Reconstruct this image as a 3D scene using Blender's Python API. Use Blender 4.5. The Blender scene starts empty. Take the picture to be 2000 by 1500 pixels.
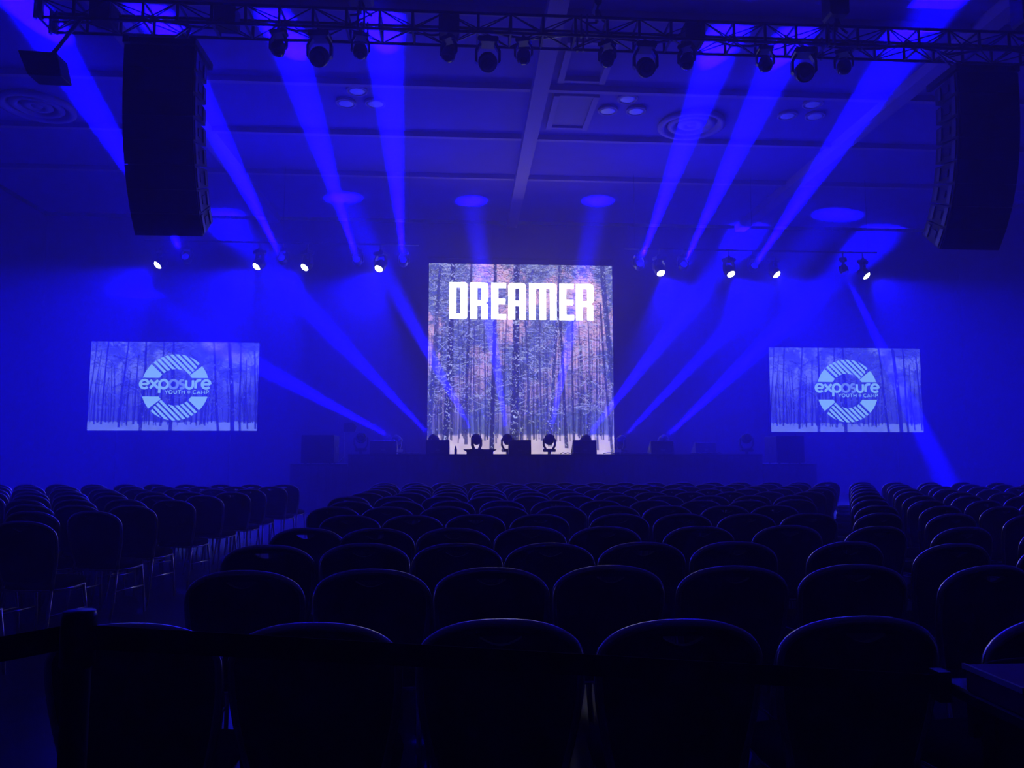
import bpy, bmesh, math, random
import numpy as np
from mathutils import Vector, Matrix

random.seed(7)
SC = bpy.context.scene
COL = SC.collection
PI = math.pi

# ------------------------------------------------------------------ camera
cam_d = bpy.data.cameras.new('camera')
cam_d.sensor_fit = 'HORIZONTAL'; cam_d.sensor_width = 36.0
cam_d.lens = 36.0 * 1500.0 / 2000.0
cam_d.clip_start = 0.05; cam_d.clip_end = 200
cam = bpy.data.objects.new('camera', cam_d); COL.objects.link(cam)
cam.location = (0, 0, 1.4)
cam.rotation_euler = (math.radians(90 + 5.33), 0, math.radians(-3.6))
SC.camera = cam

# ------------------------------------------------------------------ haze, exposure
HAZE = 0.03
world = bpy.data.worlds.new('hall_air'); SC.world = world
world.use_nodes = True
wn = world.node_tree.nodes; wl = world.node_tree.links
wn.clear()
w_out = wn.new('ShaderNodeOutputWorld'); w_bg = wn.new('ShaderNodeBackground')
w_bg.inputs[0].default_value = (0, 0, 0, 1)
w_vs = wn.new('ShaderNodeVolumeScatter')
w_vs.inputs['Color'].default_value = (0.70, 0.48, 1, 1)   # fine haze scatters blue most
w_vs.inputs['Density'].default_value = HAZE
w_vs.inputs['Anisotropy'].default_value = 0.3
wl.new(w_bg.outputs[0], w_out.inputs['Surface']); wl.new(w_vs.outputs[0], w_out.inputs['Volume'])
vs = SC.view_settings
vs.view_transform = 'Standard'; vs.look = 'None'; vs.exposure = 0.7; vs.gamma = 1.0; vs.use_curve_mapping = False
SC.cycles.use_denoising = True
SC.cycles.use_adaptive_sampling = True; SC.cycles.adaptive_threshold = 0.03; SC.cycles.adaptive_min_samples = 32
SC.cycles.max_bounces = 6; SC.cycles.diffuse_bounces = 3; SC.cycles.glossy_bounces = 2
SC.cycles.volume_bounces = 4
SC.cycles.use_light_tree = False

# powers of the stage lamps and the added blue fill (their builders are further down)
BLUE = (0.0018, 0.0001, 1.0)
P_WASH, P_BEAM, P_FLOOR, P_FILL = 3500, 800000, 1300000, 240
SCREEN_GAIN, SIDE_GAIN = 0.95, 0.85

# ------------------------------------------------------------------ materials
def mat(name, base, rough=0.6, metal=0.0, noise=0.0, scale=20.0, bump=0.0, spec=0.5):
    m = bpy.data.materials.new(name); m.use_nodes = True
    nt = m.node_tree; b = nt.nodes['Principled BSDF']
    b.inputs['Base Color'].default_value = (*base, 1); b.inputs['Roughness'].default_value = rough
    b.inputs['Metallic'].default_value = metal
    b.inputs['Specular IOR Level'].default_value = spec
    if noise or bump:
        tc = nt.nodes.new('ShaderNodeTexCoord'); nz = nt.nodes.new('ShaderNodeTexNoise')
        nz.inputs['Scale'].default_value = scale; nz.inputs['Detail'].default_value = 4
        nt.links.new(tc.outputs['Object'], nz.inputs['Vector'])
        if noise:
            mx = nt.nodes.new('ShaderNodeMix'); mx.data_type = 'RGBA'
            mx.inputs[6].default_value = (*[c * (1 - noise) for c in base], 1)
            mx.inputs[7].default_value = (*[min(1, c * (1 + noise)) for c in base], 1)
            nt.links.new(nz.outputs['Fac'], mx.inputs[0]); nt.links.new(mx.outputs[2], b.inputs['Base Color'])
        if bump:
            bp = nt.nodes.new('ShaderNodeBump'); bp.inputs['Strength'].default_value = bump
            bp.inputs['Distance'].default_value = 0.01
            nt.links.new(nz.outputs['Fac'], bp.inputs['Height']); nt.links.new(bp.outputs[0], b.inputs['Normal'])
    return m

def emit(name, col, strength, attr=None):
    """a surface that gives off light; with attr its colour comes from the picture held in the mesh"""
    m = bpy.data.materials.new(name); m.use_nodes = True
    nt = m.node_tree; b = nt.nodes['Principled BSDF']
    b.inputs['Base Color'].default_value = (*[min(.8, c) for c in col], 1); b.inputs['Roughness'].default_value = 0.9
    b.inputs['Specular IOR Level'].default_value = 0.0
    b.inputs['Emission Color'].default_value = (*col, 1); b.inputs['Emission Strength'].default_value = strength
    if attr:
        a = nt.nodes.new('ShaderNodeAttribute'); a.attribute_name = attr
        nt.links.new(a.outputs['Color'], b.inputs['Base Color']); nt.links.new(a.outputs['Color'], b.inputs['Emission Color'])
    return m

M = dict(
    wall=mat('wall_drape', (0.03, 0.02, 0.06), 0.95, noise=0.1, scale=3, spec=0.1),
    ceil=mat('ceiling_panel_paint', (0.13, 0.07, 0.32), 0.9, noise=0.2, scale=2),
    beam=mat('ceiling_beam_spill_tint', (0.36, 0.24, 0.32), 0.8, noise=0.1, scale=4),  # pinkish tint puts the screen's spill light into the beam colour
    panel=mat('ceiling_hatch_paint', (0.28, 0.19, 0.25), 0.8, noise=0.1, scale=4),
    floor=mat('polished_concrete', (0.045, 0.045, 0.048), 0.32, noise=0.45, scale=2.5, bump=0.15),
    fabric=mat('chair_fabric', (0.02, 0.018, 0.022), 0.95, noise=0.35, scale=90, bump=0.3, spec=0.1),
    chrome=mat('chair_metal', (0.92, 0.89, 0.87), 0.27, metal=1.0, noise=0.1, scale=40),
    black=mat('black_paint', (0.012, 0.012, 0.013), 0.55, noise=0.2, scale=30),
    plastic=mat('black_plastic', (0.02, 0.02, 0.022), 0.35, noise=0.15, scale=30),
    truss=mat('truss_black', (0.02, 0.02, 0.022), 0.45, metal=0.3, noise=0.2, scale=25),
    steel=mat('rigging_steel', (0.16, 0.16, 0.17), 0.4, metal=0.9, noise=0.2, scale=30),
    grille=mat('speaker_grille', (0.012, 0.012, 0.013), 0.7, noise=0.3, scale=200, bump=0.4),
    skirt=mat('stage_skirt_cloth', (0.09, 0.08, 0.12), 0.95, noise=0.25, scale=12, bump=0.2, spec=0.1),
    deck=mat('stage_deck', (0.03, 0.03, 0.032), 0.5, noise=0.3, scale=8),
    lens=mat('glass_lens', (0.02, 0.02, 0.03), 0.08, spec=0.8),
    belt=mat('belt_webbing', (0.010, 0.010, 0.011), 0.9, noise=0.2, scale=120),
    table=mat('table_laminate', (0.06, 0.06, 0.065), 0.35, noise=0.15, scale=20),
    redbox=mat('maroon_case', (0.30, 0.08, 0.18), 0.4, noise=0.15, scale=30),
    trim=mat('pale_metal_edge', (0.9, 0.85, 0.9), 0.45, metal=0.0, noise=0.1, scale=30),
    rubber=mat('cable_rubber', (0.02, 0.02, 0.022), 0.3, noise=0.1, scale=60),
    white=mat('white_plastic', (0.5, 0.5, 0.5), 0.5, noise=0.1, scale=40),
    dish=mat('downlight_reflector', (0.8, 0.8, 0.82), 0.4, metal=0.0, noise=0.05, scale=20),
    glow=emit('lit_lens', (0.93, 0.92, 1.0), 6.0),
    blueglow=emit('lit_beam_lens', (0.01, 0.005, 1.0), 0.4),
    pic=emit('led_picture', (1, 1, 1), SCREEN_GAIN, 'Col'),
    sidepic=emit('projected_picture', (1, 1, 1), SIDE_GAIN, 'Col'),
    letter=emit('led_white_letters', (1.0, 0.92, 1.0), 2.6),
    logo=emit('projected_logo', (0.24, 0.42, 0.56), SIDE_GAIN),
    logodim=emit('projected_logo_dim', (0.15, 0.22, 0.48), SIDE_GAIN),
)

# ------------------------------------------------------------------ mesh helpers
class MB:
    def __init__(s): s.v = []; s.f = []
    def add(s, vs, fs):
        o = len(s.v); s.v += [tuple(p) for p in vs]; s.f += [tuple(i + o for i in f) for f in fs]; return s
    def box(s, x0, x1, y0, y1, z0, z1, c=0.0):
        """axis box; c > 0 chamfers the four edges that run along y"""
        if c:
            pr = [(x0 + c, z0), (x1 - c, z0), (x1, z0 + c), (x1, z1 - c), (x1 - c, z1), (x0 + c, z1), (x0, z1 - c), (x0, z0 + c)]
            return s.prism(pr, y0, y1)
        vs = [(x, y, z) for x in (x0, x1) for y in (y0, y1) for z in (z0, z1)]
        return s.add(vs, [(0, 1, 3, 2), (4, 6, 7, 5), (0, 4, 5, 1), (2, 3, 7, 6), (0, 2, 6, 4), (1, 5, 7, 3)])
    def prism(s, prof, y0, y1, axis='y'):
        n = len(prof)
        if axis == 'y': vs = [(a, y0, b) for a, b in prof] + [(a, y1, b) for a, b in prof]
        elif axis == 'x': vs = [(y0, a, b) for a, b in prof] + [(y1, a, b) for a, b in prof]
        else: vs = [(a, b, y0) for a, b in prof] + [(a, b, y1) for a, b in prof]
        fs = [tuple(range(n)), tuple(range(2 * n - 1, n - 1, -1))]
        fs += [(i, i + n, (i + 1) % n + n, (i + 1) % n) for i in range(n)]
        return s.add(vs, fs)
    def tube(s, pts, r, n=6, closed=False, cap=True):
        pts = [Vector(p) for p in pts]; k = len(pts); vs = []; fs = []
        rr = r if isinstance(r, (list, tuple)) else [r] * k
        prev = None
        for i, p in enumerate(pts):
            a = pts[(i - 1) % k] if (closed or i > 0) else p
            b = pts[(i + 1) % k] if (closed or i < k - 1) else p
            t = (b - a).normalized()
            if prev is None:
                u = t.orthogonal().normalized()
            else:
                u = prev - t * prev.dot(t)
                u = u.normalized() if u.length > 1e-6 else t.orthogonal().normalized()
            prev = u; w = t.cross(u)
            for j in range(n):
                q = 2 * PI * j / n
                vs.append(p + (u * math.cos(q) + w * math.sin(q)) * rr[i])
        m = k if closed else k - 1
        for i in range(m):
            for j in range(n):
                a = i * n + j; b = i * n + (j + 1) % n
                c = ((i + 1) % k) * n + (j + 1) % n; d = ((i + 1) % k) * n + j
                fs.append((a, b, c, d))
        if cap and not closed:
            fs.append(tuple(range(n - 1, -1, -1))); fs.append(tuple((k - 1) * n + j for j in range(n)))
        return s.add(vs, fs)
    def lathe(s, prof, n=16, mtx=None):
        """prof: (radius, z) pairs turned about z"""
        vs = []; fs = []; k = len(prof)
        for r, z in prof:
            for j in range(n):
                q = 2 * PI * j / n; p = Vector((r * math.cos(q), r * math.sin(q), z))
                vs.append(mtx @ p if mtx else p)
        for i in range(k - 1):
            for j in range(n):
                fs.append((i * n + j, i * n + (j + 1) % n, (i + 1) * n + (j + 1) % n, (i + 1) * n + j))
        fs.append(tuple(range(n - 1, -1, -1))); fs.append(tuple((k - 1) * n + j for j in range(n)))
        return s.add(vs, fs)
    def mesh(s, name, m, smooth=False, bevel=0.0):
        me = bpy.data.meshes.new(name); me.from_pydata(s.v, [], s.f); me.materials.append(m)
        bm = bmesh.new(); bm.from_mesh(me)
        if bevel:
            bmesh.ops.bevel(bm, geom=list(bm.edges), offset=bevel, segments=1, affect='EDGES')
        bmesh.ops.recalc_face_normals(bm, faces=bm.faces)
        bm.to_mesh(me); bm.free()
        if smooth:
            for p in me.polygons: p.use_smooth = True
        return me
    def build(s, name, m, parent=None, smooth=False, bevel=0.0, loc=None):
        return link(name, s.mesh(name, m, smooth, bevel), parent, loc)

def link(name, me, parent=None, loc=None, rot=None):
    o = bpy.data.objects.new(name, me); COL.objects.link(o)
    if parent is not None: o.parent = parent
    if loc is not None: o.location = loc
    if rot is not None: o.rotation_euler = rot
    return o
def tag(o, label=None, cat=None, group=None, kind=None):
    if label: o['label'] = label
    if cat: o['category'] = cat
    if group: o['group'] = group
    if kind: o['kind'] = kind
    return o
def empty(name, loc=(0, 0, 0), rz=0.0):
    o = bpy.data.objects.new(name, None); COL.objects.link(o); o.location = loc; o.rotation_euler = (0, 0, rz)
    o.empty_display_size = 0.1
    return o
def copy_tree(o, parent=None):
    c = o.copy(); COL.objects.link(c); c.parent = parent
    if parent is not None: c.matrix_parent_inverse = o.matrix_parent_inverse
    for ch in list(o.children): copy_tree(ch, c)
    return c
ORD = ['zeroth', 'first', 'second', 'third', 'fourth', 'fifth', 'sixth', 'seventh', 'eighth', 'ninth', 'tenth', 'eleventh',
       'twelfth', 'thirteenth', 'fourteenth', 'fifteenth', 'sixteenth', 'seventeenth']
def spot(name, parent, loc, target, power, size, blend=0.15, radius=0.05, color=BLUE):
    """a lamp inside a fixture, in world coordinates"""
    d = bpy.data.lights.new(name, 'SPOT'); d.energy = power; d.color = color
    d.spot_size = math.radians(size); d.spot_blend = blend; d.shadow_soft_size = radius
    o = bpy.data.objects.new(name, d); COL.objects.link(o)
    q = (Vector(target) - Vector(loc)).to_track_quat('-Z', 'Y')
    mw = Matrix.Translation(loc) @ q.to_matrix().to_4x4()
    if parent is not None:
        o.parent = parent
        o.matrix_local = world_of(parent).inverted() @ mw
    else:
        o.matrix_world = mw
    return o
def world_of(o):
    m = Matrix.LocRotScale(o.location, o.rotation_euler, o.scale)
    return (world_of(o.parent) @ m) if o.parent else m

# ------------------------------------------------------------------ the hall
X0, X1, Y0, Y1, ZC = -15.0, 19.0, -6.0, 28.0, 10.0
def struct(name, mb, m, parent=None, **k):
    o = mb.build(name, m, parent, **k)
    if parent is None: o['kind'] = 'structure'
    return o
struct('floor', MB().box(X0, X1, Y0, Y1, -0.2, 0), M['floor'])
# back wall hung with drape folds
prof = []
n = 340
for i in range(n + 1):
    x = X0 + (X1 - X0) * i / n
    prof.append((x, Y1 - 0.05 + 0.004 * math.sin(i * 1.3) * (0.6 + 0.4 * math.sin(i * 0.37))))
prof += [(X1, Y1 + 0.2), (X0, Y1 + 0.2)]
struct('wall_back', MB().prism(prof, 0, ZC, axis='z'), M['wall'])
struct('wall_left', MB().box(X0 - 0.2, X0, Y0, Y1, 0, ZC), M['wall'])
struct('wall_right', MB().box(X1, X1 + 0.2, Y0, Y1, 0, ZC), M['wall'])
struct('wall_rear', MB().box(X0, X1, Y0 - 0.2, Y0, 0, ZC), M['wall'])
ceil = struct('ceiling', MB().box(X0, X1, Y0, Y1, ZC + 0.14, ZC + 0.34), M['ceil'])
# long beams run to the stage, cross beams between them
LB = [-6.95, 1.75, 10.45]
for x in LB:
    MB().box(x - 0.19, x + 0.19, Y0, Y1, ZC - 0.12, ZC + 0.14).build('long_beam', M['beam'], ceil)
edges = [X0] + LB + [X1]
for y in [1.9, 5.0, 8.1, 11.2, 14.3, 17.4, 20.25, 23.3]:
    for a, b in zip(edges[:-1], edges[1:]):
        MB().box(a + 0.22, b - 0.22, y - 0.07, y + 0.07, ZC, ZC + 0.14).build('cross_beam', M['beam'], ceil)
# ceiling hatches beside the middle beam
def hatch(x0, x1, y0, y1, filled, label):
    t = empty('ceiling_hatch', (0.5 * (x0 + x1), 0.5 * (y0 + y1), ZC)); w, d = (x1 - x0) / 2, (y1 - y0) / 2
    f = MB(); f.box(-w, -w + .14, -d, d, -.02, .14); f.box(w - .14, w, -d, d, -.02, .14)
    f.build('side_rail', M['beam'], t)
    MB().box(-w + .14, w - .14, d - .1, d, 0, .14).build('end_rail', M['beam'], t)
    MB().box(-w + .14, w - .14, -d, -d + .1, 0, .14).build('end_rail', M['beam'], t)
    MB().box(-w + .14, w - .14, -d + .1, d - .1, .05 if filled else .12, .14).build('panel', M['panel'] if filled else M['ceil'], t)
    tag(t, label, 'hatch', 'ceiling hatches beside the middle beam')
hatch(2.12, 3.22, 17.6, 19.5, True, 'pale closed ceiling hatch above the big forest screen')
hatch(2.12, 3.22, 15.2, 16.95, False, 'open dark ceiling hatch frame just behind the front truss')
# round air diffusers
def diffuser(x, y, label):
    t = empty('air_diffuser', (x, y, ZC + .14))
    for r0, r1, dz in ((.86, .70, .10), (.60, .44, .07), (.34, .16, .05)):
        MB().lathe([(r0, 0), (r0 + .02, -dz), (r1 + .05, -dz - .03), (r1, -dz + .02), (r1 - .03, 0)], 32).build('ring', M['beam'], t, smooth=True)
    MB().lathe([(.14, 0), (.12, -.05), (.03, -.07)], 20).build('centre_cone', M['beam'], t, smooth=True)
    tag(t, label, 'air vent', 'round ceiling air diffusers')
diffuser(5.95, 19.2, 'round ringed air diffuser on ceiling right of the middle beam')
diffuser(-10.7, 19.2, 'round ringed air diffuser on ceiling at the far left edge')
def downlight(x, y, label):
    t = empty('ceiling_downlight', (x, y, ZC + .14))
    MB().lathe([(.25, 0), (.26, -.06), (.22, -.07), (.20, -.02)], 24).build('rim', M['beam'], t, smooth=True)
    MB().lathe([(.21, -.05), (.14, -.062), (.02, -.066)], 24).build('reflector', M['dish'], t, smooth=True)
    tag(t, label, 'downlight', 'unlit ceiling downlights')
for cx, where in ((-2.6, 'left of the middle beam'), (3.96, 'beside the closed hatch'), (8.62, 'near the right speaker array')):
    downlight(cx, 17.85, 'unlit ceiling downlight %s, nearest of its three' % where)
    downlight(cx - .36, 18.52, 'unlit ceiling downlight %s, left of the rear pair' % where)
    downlight(cx + .36, 18.5, 'unlit ceiling downlight %s, right of the rear pair' % where)

# ------------------------------------------------------------------ stage
stage = empty('stage', (2.42, 22.7, 0))
SXL, SXR, SYF, SZ = -2.88, 7.72, 19.5, 1.44
def lx(v): return v - 2.42
def ly(v): return v - 22.7
MB().box(lx(SXL), lx(SXR), ly(SYF), ly(26.0), SZ - .06, SZ).build('deck', M['deck'], stage)
def skirt(x0, x1, y, z, parent):
    p = []; k = max(8, int((x1 - x0) / .06))
    for i in range(k + 1):
        p.append((x0 + (x1 - x0) * i / k, y + .004 * math.sin(i * 1.9) + .003 * math.sin(i * .7)))
    p += [(x1, y + .06), (x0, y + .06)]
    MB().prism(p, 0, z, axis='z').build('skirt', M['skirt'], parent)
skirt(lx(SXL), lx(SXR), ly(SYF) + .02, SZ - .06, stage)
MB().box(lx(SXL), lx(SXL) + .05, ly(SYF) + .1, ly(26), 0, SZ - .06).build('side_skirt', M['skirt'], stage)
MB().box(lx(SXR) - .05, lx(SXR), ly(SYF) + .1, ly(26), 0, SZ - .06).build('side_skirt', M['skirt'], stage)
tag(stage, 'long black-skirted main stage in front of the forest screen', 'stage')
def wing(x0, x1, label):
    t = empty('stage_wing', ((x0 + x1) / 2, 20.6, 0)); w = (x1 - x0) / 2
    MB().box(-w, w, -1.1, 1.4, 1.14, 1.19).build('deck', M['deck'], t)
    skirt(-w, w, -1.08, 1.14, t)
    MB().box(-w, -w + .04, -1.0, 1.4, 0, 1.14).build('side_skirt', M['skirt'], t)
    MB().box(w - .04, w, -1.0, 1.4, 0, 1.14).build('side_skirt', M['skirt'], t)
    tag(t, label, 'platform', 'lower platforms beside the stage')
wing(-4.3, -2.9, 'lower black platform at the left end of the stage')
wing(7.74, 9.15, 'lower black platform at the right end of the stage')

# ------------------------------------------------------------------ pictures on the screens
def vnoise(h, w, cy, cx, rng):
    g = rng.random((cy + 2, cx + 2))
    y = np.linspace(0, cy, h, endpoint=False); x = np.linspace(0, cx, w, endpoint=False)
    yi = y.astype(int); xi = x.astype(int); fy = (y - yi)[:, None]; fx = (x - xi)[None]
    fy = fy * fy * (3 - 2 * fy); fx = fx * fx * (3 - 2 * fx)
    a = g[yi][:, xi]; b = g[yi][:, xi + 1]; c = g[yi + 1][:, xi]; d = g[yi + 1][:, xi + 1]
    return (a * (1 - fx) + b * fx) * (1 - fy) + (c * (1 - fx) + d * fx) * fy
def forest(W, H, seed, trunks, pal, far=170, branches=2600):
    """winter wood: sky, snowy crowns, many thin trunks, a few big ones, snow on the ground"""
    rng = np.random.default_rng(seed)
    sky, crown, dark, snow, frost = [np.array(c) for c in pal]
    yy = np.linspace(0, 1, H)[:, None] * np.ones((1, W)); s = W / 400.0
    n1 = vnoise(H, W, 6, 7, rng); n4 = vnoise(H, W, int(H / 16), int(W / 12), rng)
    n2 = vnoise(H, W, int(H / 4), int(W / 6), rng); n3 = vnoise(H, W, int(H / 2), int(W / 2), rng)
    gaps = np.clip((n1 * .8 + n4 * .35 + n2 * .3 - .64) * 4.0, 0, 1) * np.clip(1.25 - yy * 1.35, 0, 1)   # where sky shows through
    img = crown * (1 - gaps[..., None]) + sky * gaps[..., None]
    X = np.arange(W)[None]
    def trunk(xt, xb, wt, wb, y0, y1, a, col, frosty=0.0):
        r0, r1 = int(y0 * H), int(min(1, y1) * H)
        k = np.linspace(0, 1, max(1, r1 - r0))[:, None]
        c = (xt + (xb - xt) * k) * W + .004 * W * np.sin(k * 4 + xt * 37); w = (wt + (wb - wt) * k) * W / 2
        m = np.clip(w - np.abs(X - c) + .5, 0, 1) * a
        img[r0:r1] = img[r0:r1] * (1 - m[..., None]) + np.array(col) * m[..., None]
        if frosty:
            q = m * np.clip((n3[r0:r1] * .7 + n2[r0:r1] * .4 - (.86 - frosty * .22)) * 7, 0, 1)
            img[r0:r1] = img[r0:r1] * (1 - q[..., None]) + frost * q[..., None]
    def needles(amount, thr, col, lim):
        q = np.clip((n3 * .65 + n2 * .45 + (1 - n1) * .25 - thr) * 5, 0, 1) * np.clip(lim - yy, 0, 1) * amount
        return img * (1 - q[..., None]) + np.array(col) * q[..., None]
    for i in range(far):
        x = rng.random(); w = rng.uniform(.0025, .006); b = .875 + rng.random() ** 2 * .07
        trunk(x + rng.normal(0, .008), x, w * .6, w, rng.uniform(.2, .7), b, rng.uniform(.3, .75), dark * rng.uniform(.9, 2.2), 0)
    img = needles(.9, .66, dark * 1.5, 1.15)
    img = needles(.75, .80, frost, 1.1)
    edge = .895 + .016 * vnoise(1, W, 1, 40, rng)[0] - .008
    g = np.clip((yy - edge[None]) * 90, 0, 1)
    img = img * (1 - g[..., None]) + (snow * (.80 + .3 * n4[..., None])) * g[..., None]
    for i in range(int(far * .55)):
        x = rng.random(); w = rng.uniform(.004, .009); b = .90 + rng.random() * .05
        trunk(x + rng.normal(0, .012), x, w * .6, w, rng.uniform(.25, .6), b, rng.uniform(.7, .95), dark * rng.uniform(.7, 1.3), .25)
    for i in range(branches):
        x = rng.random() * W; y = rng.random() ** 1.25 * .80 * H; L = rng.uniform(6, 46) * s
        an = rng.choice([0, PI]) + rng.normal(0, .5); cv = rng.normal(0, .035)
        isdark = rng.random() < .6
        col = dark * rng.uniform(.6, 1.1) if isdark else frost * rng.uniform(.8, 1.15)
        for k in range(int(L)):
            xi, yi = int(x), int(y)
            if 0 <= xi < W and 0 <= yi < H: img[yi, xi] = img[yi, xi] * .25 + col * .75
            x += math.cos(an); y += math.sin(an) * .8; an += cv / s
    for a in trunks: trunk(*a)
    return np.clip(img, 0, 1.5)
def picture(name, w, h, img, m, parent):
    """a flat grid, one vertex per picture point, colour held in an attribute; faces -y, origin bottom left"""
    H, W, _ = img.shape
    gx, gz = np.meshgrid(np.linspace(0, w, W), np.linspace(h, 0, H))
    co = np.stack([gx, np.zeros_like(gx), gz], -1).reshape(-1, 3)
    i = np.arange(H * W).reshape(H, W)
    q = np.stack([i[:-1, :-1], i[1:, :-1], i[1:, 1:], i[:-1, 1:]], -1).reshape(-1)
    me = bpy.data.meshes.new(name); nf = (H - 1) * (W - 1)
    me.vertices.add(H * W); me.vertices.foreach_set('co', co.ravel())
    me.loops.add(nf * 4); me.loops.foreach_set('vertex_index', q)
    me.polygons.add(nf); me.polygons.foreach_set('loop_start', np.arange(0, nf * 4, 4))
    me.update(calc_edges=True)
    ca = me.attributes.new('Col', 'FLOAT_COLOR', 'POINT')
    ca.data.foreach_set('color', np.concatenate([img.reshape(-1, 3), np.ones((H * W, 1))], 1).astype(np.float32).ravel())
    me.materials.append(m)
    return link(name, me, parent)

DK = (.026, .027, .085)
PAL = [(.95, .46, .50), (.11, .12, .30), DK, (.62, .43, .60), (.44, .41, .58)]
D1 = (.022, .022, .085); D2 = (.035, .036, .13)
big = [  # x top, x bottom, width top, width bottom, y top, y bottom, opacity, colour, frost
    (.055, .015, .016, .022, .02, .93, .9, D2, .4), (.135, .092, .024, .034, 0, .955, 1, D1, .8), (.225, .205, .012, .018, 0, .95, .9, D1, .4),
    (.30, .302, .006, .010, .15, .93, .8, D2, .2), (.355, .345, .016, .026, 0, .985, 1, D1, .3), (.42, .405, .006, .010, .3, .92, .8, D2, .2),
    (.478, .455, .034, .040, 0, 1.0, 1, D1, .8), (.51, .545, .008, .014, .1, .95, .9, D2, .3), (.60, .605, .007, .012, .25, .93, .9, D2, .3),
    (.705, .655, .012, .020, 0, .96, .95, D2, .7), (.70, .745, .012, .020, .22, .97, .95, D1, .3), (.78, .775, .010, .012, .3, .95, .9, D1, .1),
    (.86, .875, .006, .010, .3, .95, .8, D2, .3), (.945, 1.0, .026, .030, 0, .72, .95, D2, .5), (.93, .985, .010, .016, .2, 1.0, .9, D1, .3),
    (.80, .93, .004, .006, .62, .82, .7, D2, .9), (.905, .91, .007, .012, .5, .98, .9, D2, .3), (.16, .17, .005, .008, .3, .92, .8, D2, .2),
    (.245, .25, .005, .008, .35, .93, .8, D2, .2), (.565, .57, .005, .008, .4, .92, .8, D2, .2), (.64, .635, .005, .008, .4, .93, .8, D2, .2)]
led = empty('led_screen', (-1.17, 25.0, 1.45))
SW, SH = 6.1, 6.28
picture('picture', SW, SH, forest(400, 412, 3, big, PAL), M['pic'], led)
MB().box(-.02, SW + .02, .012, .14, 0, SH + .02).build('cabinet_wall', M['black'], led)
MB().box(-.05, SW + .05, .02, .10, SH + .18, SH + .23).build('header_bar', M['truss'], led)
for x in (.4, 2.1, 4.0, 5.7):
    MB().box(x - .02, x + .02, .05, .08, SH + .02, SH + .2).build('header_bracket', M['truss'], led)
tag(led, 'tall bright forest screen reading DREAMER behind the middle of the stage', 'screen')
# lettering on the big screen: zoomed picture units, 0.002727 m each
UZ = 0.002727; LX = (860 - 838) * 0.01704; LZ = SH - (552 - 515) * 0.0170
def letter(rects, corners=(), parent=led):
    """rects (x0,x1,y0,y1); corners (x,y,r,which) are rounded outer corners cut from the rects they lie in"""
    mb = MB()
    for x0, x1, y0, y1 in rects:
        pts = [(x0, y0), (x1, y0), (x1, y1), (x0, y1)]; out = []
        for i, (px, py) in enumerate(pts):
            r = next((c[2] for c in corners if abs(c[0] - px) < 1 and abs(c[1] - py) < 1), 0)
            if not r: out.append((px, py)); continue
            sx = 1 if px == x0 else -1; sy = 1 if py == y0 else -1
            cx, cy = px + sx * r, py + sy * r
            a0 = {0: PI, 1: 1.5 * PI, 2: 0, 3: .5 * PI}[i]
            for k in range(7):
                a = a0 + k * PI / 12; out.append((cx + r * math.cos(a), cy + r * math.sin(a)))
        vs = [(LX + x * UZ, -.006, LZ - y * UZ) for x, y in out]
        mb.add(vs, [tuple(range(len(vs)))])
    o = link('letter', mb.mesh('letter', M['letter']), parent)
    return o
def L_D(a): letter([(a, a + 83, 0, 450), (a + 83, a + 135, 0, 65), (a + 83, a + 135, 385, 450), (a + 135, a + 218, 0, 450)], [(a + 218, 0, 36), (a + 218, 450, 36)])
def L_R(a): letter([(a, a + 85, 0, 450), (a + 85, a + 138, 0, 66), (a + 85, a + 138, 216, 285), (a + 138, a + 218, 0, 236), (a + 138, a + 192, 236, 264), (a + 138, a + 214, 264, 450)], [(a + 218, 0, 40), (a + 218, 236, 22)])
def L_E(a): letter([(a, a + 83, 0, 450), (a + 83, a + 178, 0, 66), (a + 83, a + 170, 196, 264), (a + 83, a + 178, 385, 450)])
def L_A(a): letter([(a, a + 83, 0, 450), (a + 83, a + 137, 0, 66), (a + 83, a + 137, 216, 285), (a + 137, a + 214, 0, 450)], [(a, 0, 40), (a + 214, 0, 40)])
def L_M(a): letter([(a, a + 82, 0, 450), (a + 82, a + 128, 0, 66), (a + 128, a + 208, 0, 450), (a + 208, a + 255, 0, 66), (a + 255, a + 337, 0, 450)], [(a + 337, 0, 40)])
L_D(110); L_R(362); L_E(618); L_A(823); L_M(1075); L_E(1447); L_R(1649)

# side screens
B0 = (.012, .012, .17)
SPAL = [(.15, .17, .50), (.04, .046, .32), B0, (.14, .17, .52), (.085, .10, .42)]
sb = [(.03, .0, .006, .010, 0, .9, .9, B0, 0), (.105, .075, .008, .012, 0, .93, .95, B0, .2), (.06, .03, .006, .009, .1, .9, .8, B0, .1),
      (.215, .185, .009, .014, 0, .965, .95, B0, .2), (.325, .31, .012, .020, 0, 1.0, .95, B0, .3), (.285, .265, .006, .010, .15, .93, .9, B0, .1),
      (.43, .425, .008, .012, 0, .95, .9, B0, .1), (.488, .485, .012, .022, 0, 1.0, .95, B0, .2), (.72, .77, .011, .016, 0, 1.0, .95, B0, .2),
      (.82, .85, .020, .026, 0, 1.0, 1, B0, .2), (.88, .90, .010, .014, 0, 1.0, .95, B0, .2), (.92, .94, .006, .010, .2, .98, .9, B0, .1),
      (.36, .362, .006, .008, .3, .94, .9, B0, 0), (.63, .60, .005, .008, .2, .93, .9, B0, .1), (.67, .66, .005, .008, .3, .94, .9, B0, 0), (.975, .985, .008, .012, .1, .98, .9, B0, 0)]
simg = forest(340, 184, 11, sb, SPAL, far=150, branches=420)
RW, RH = 5.46, 2.95
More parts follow.
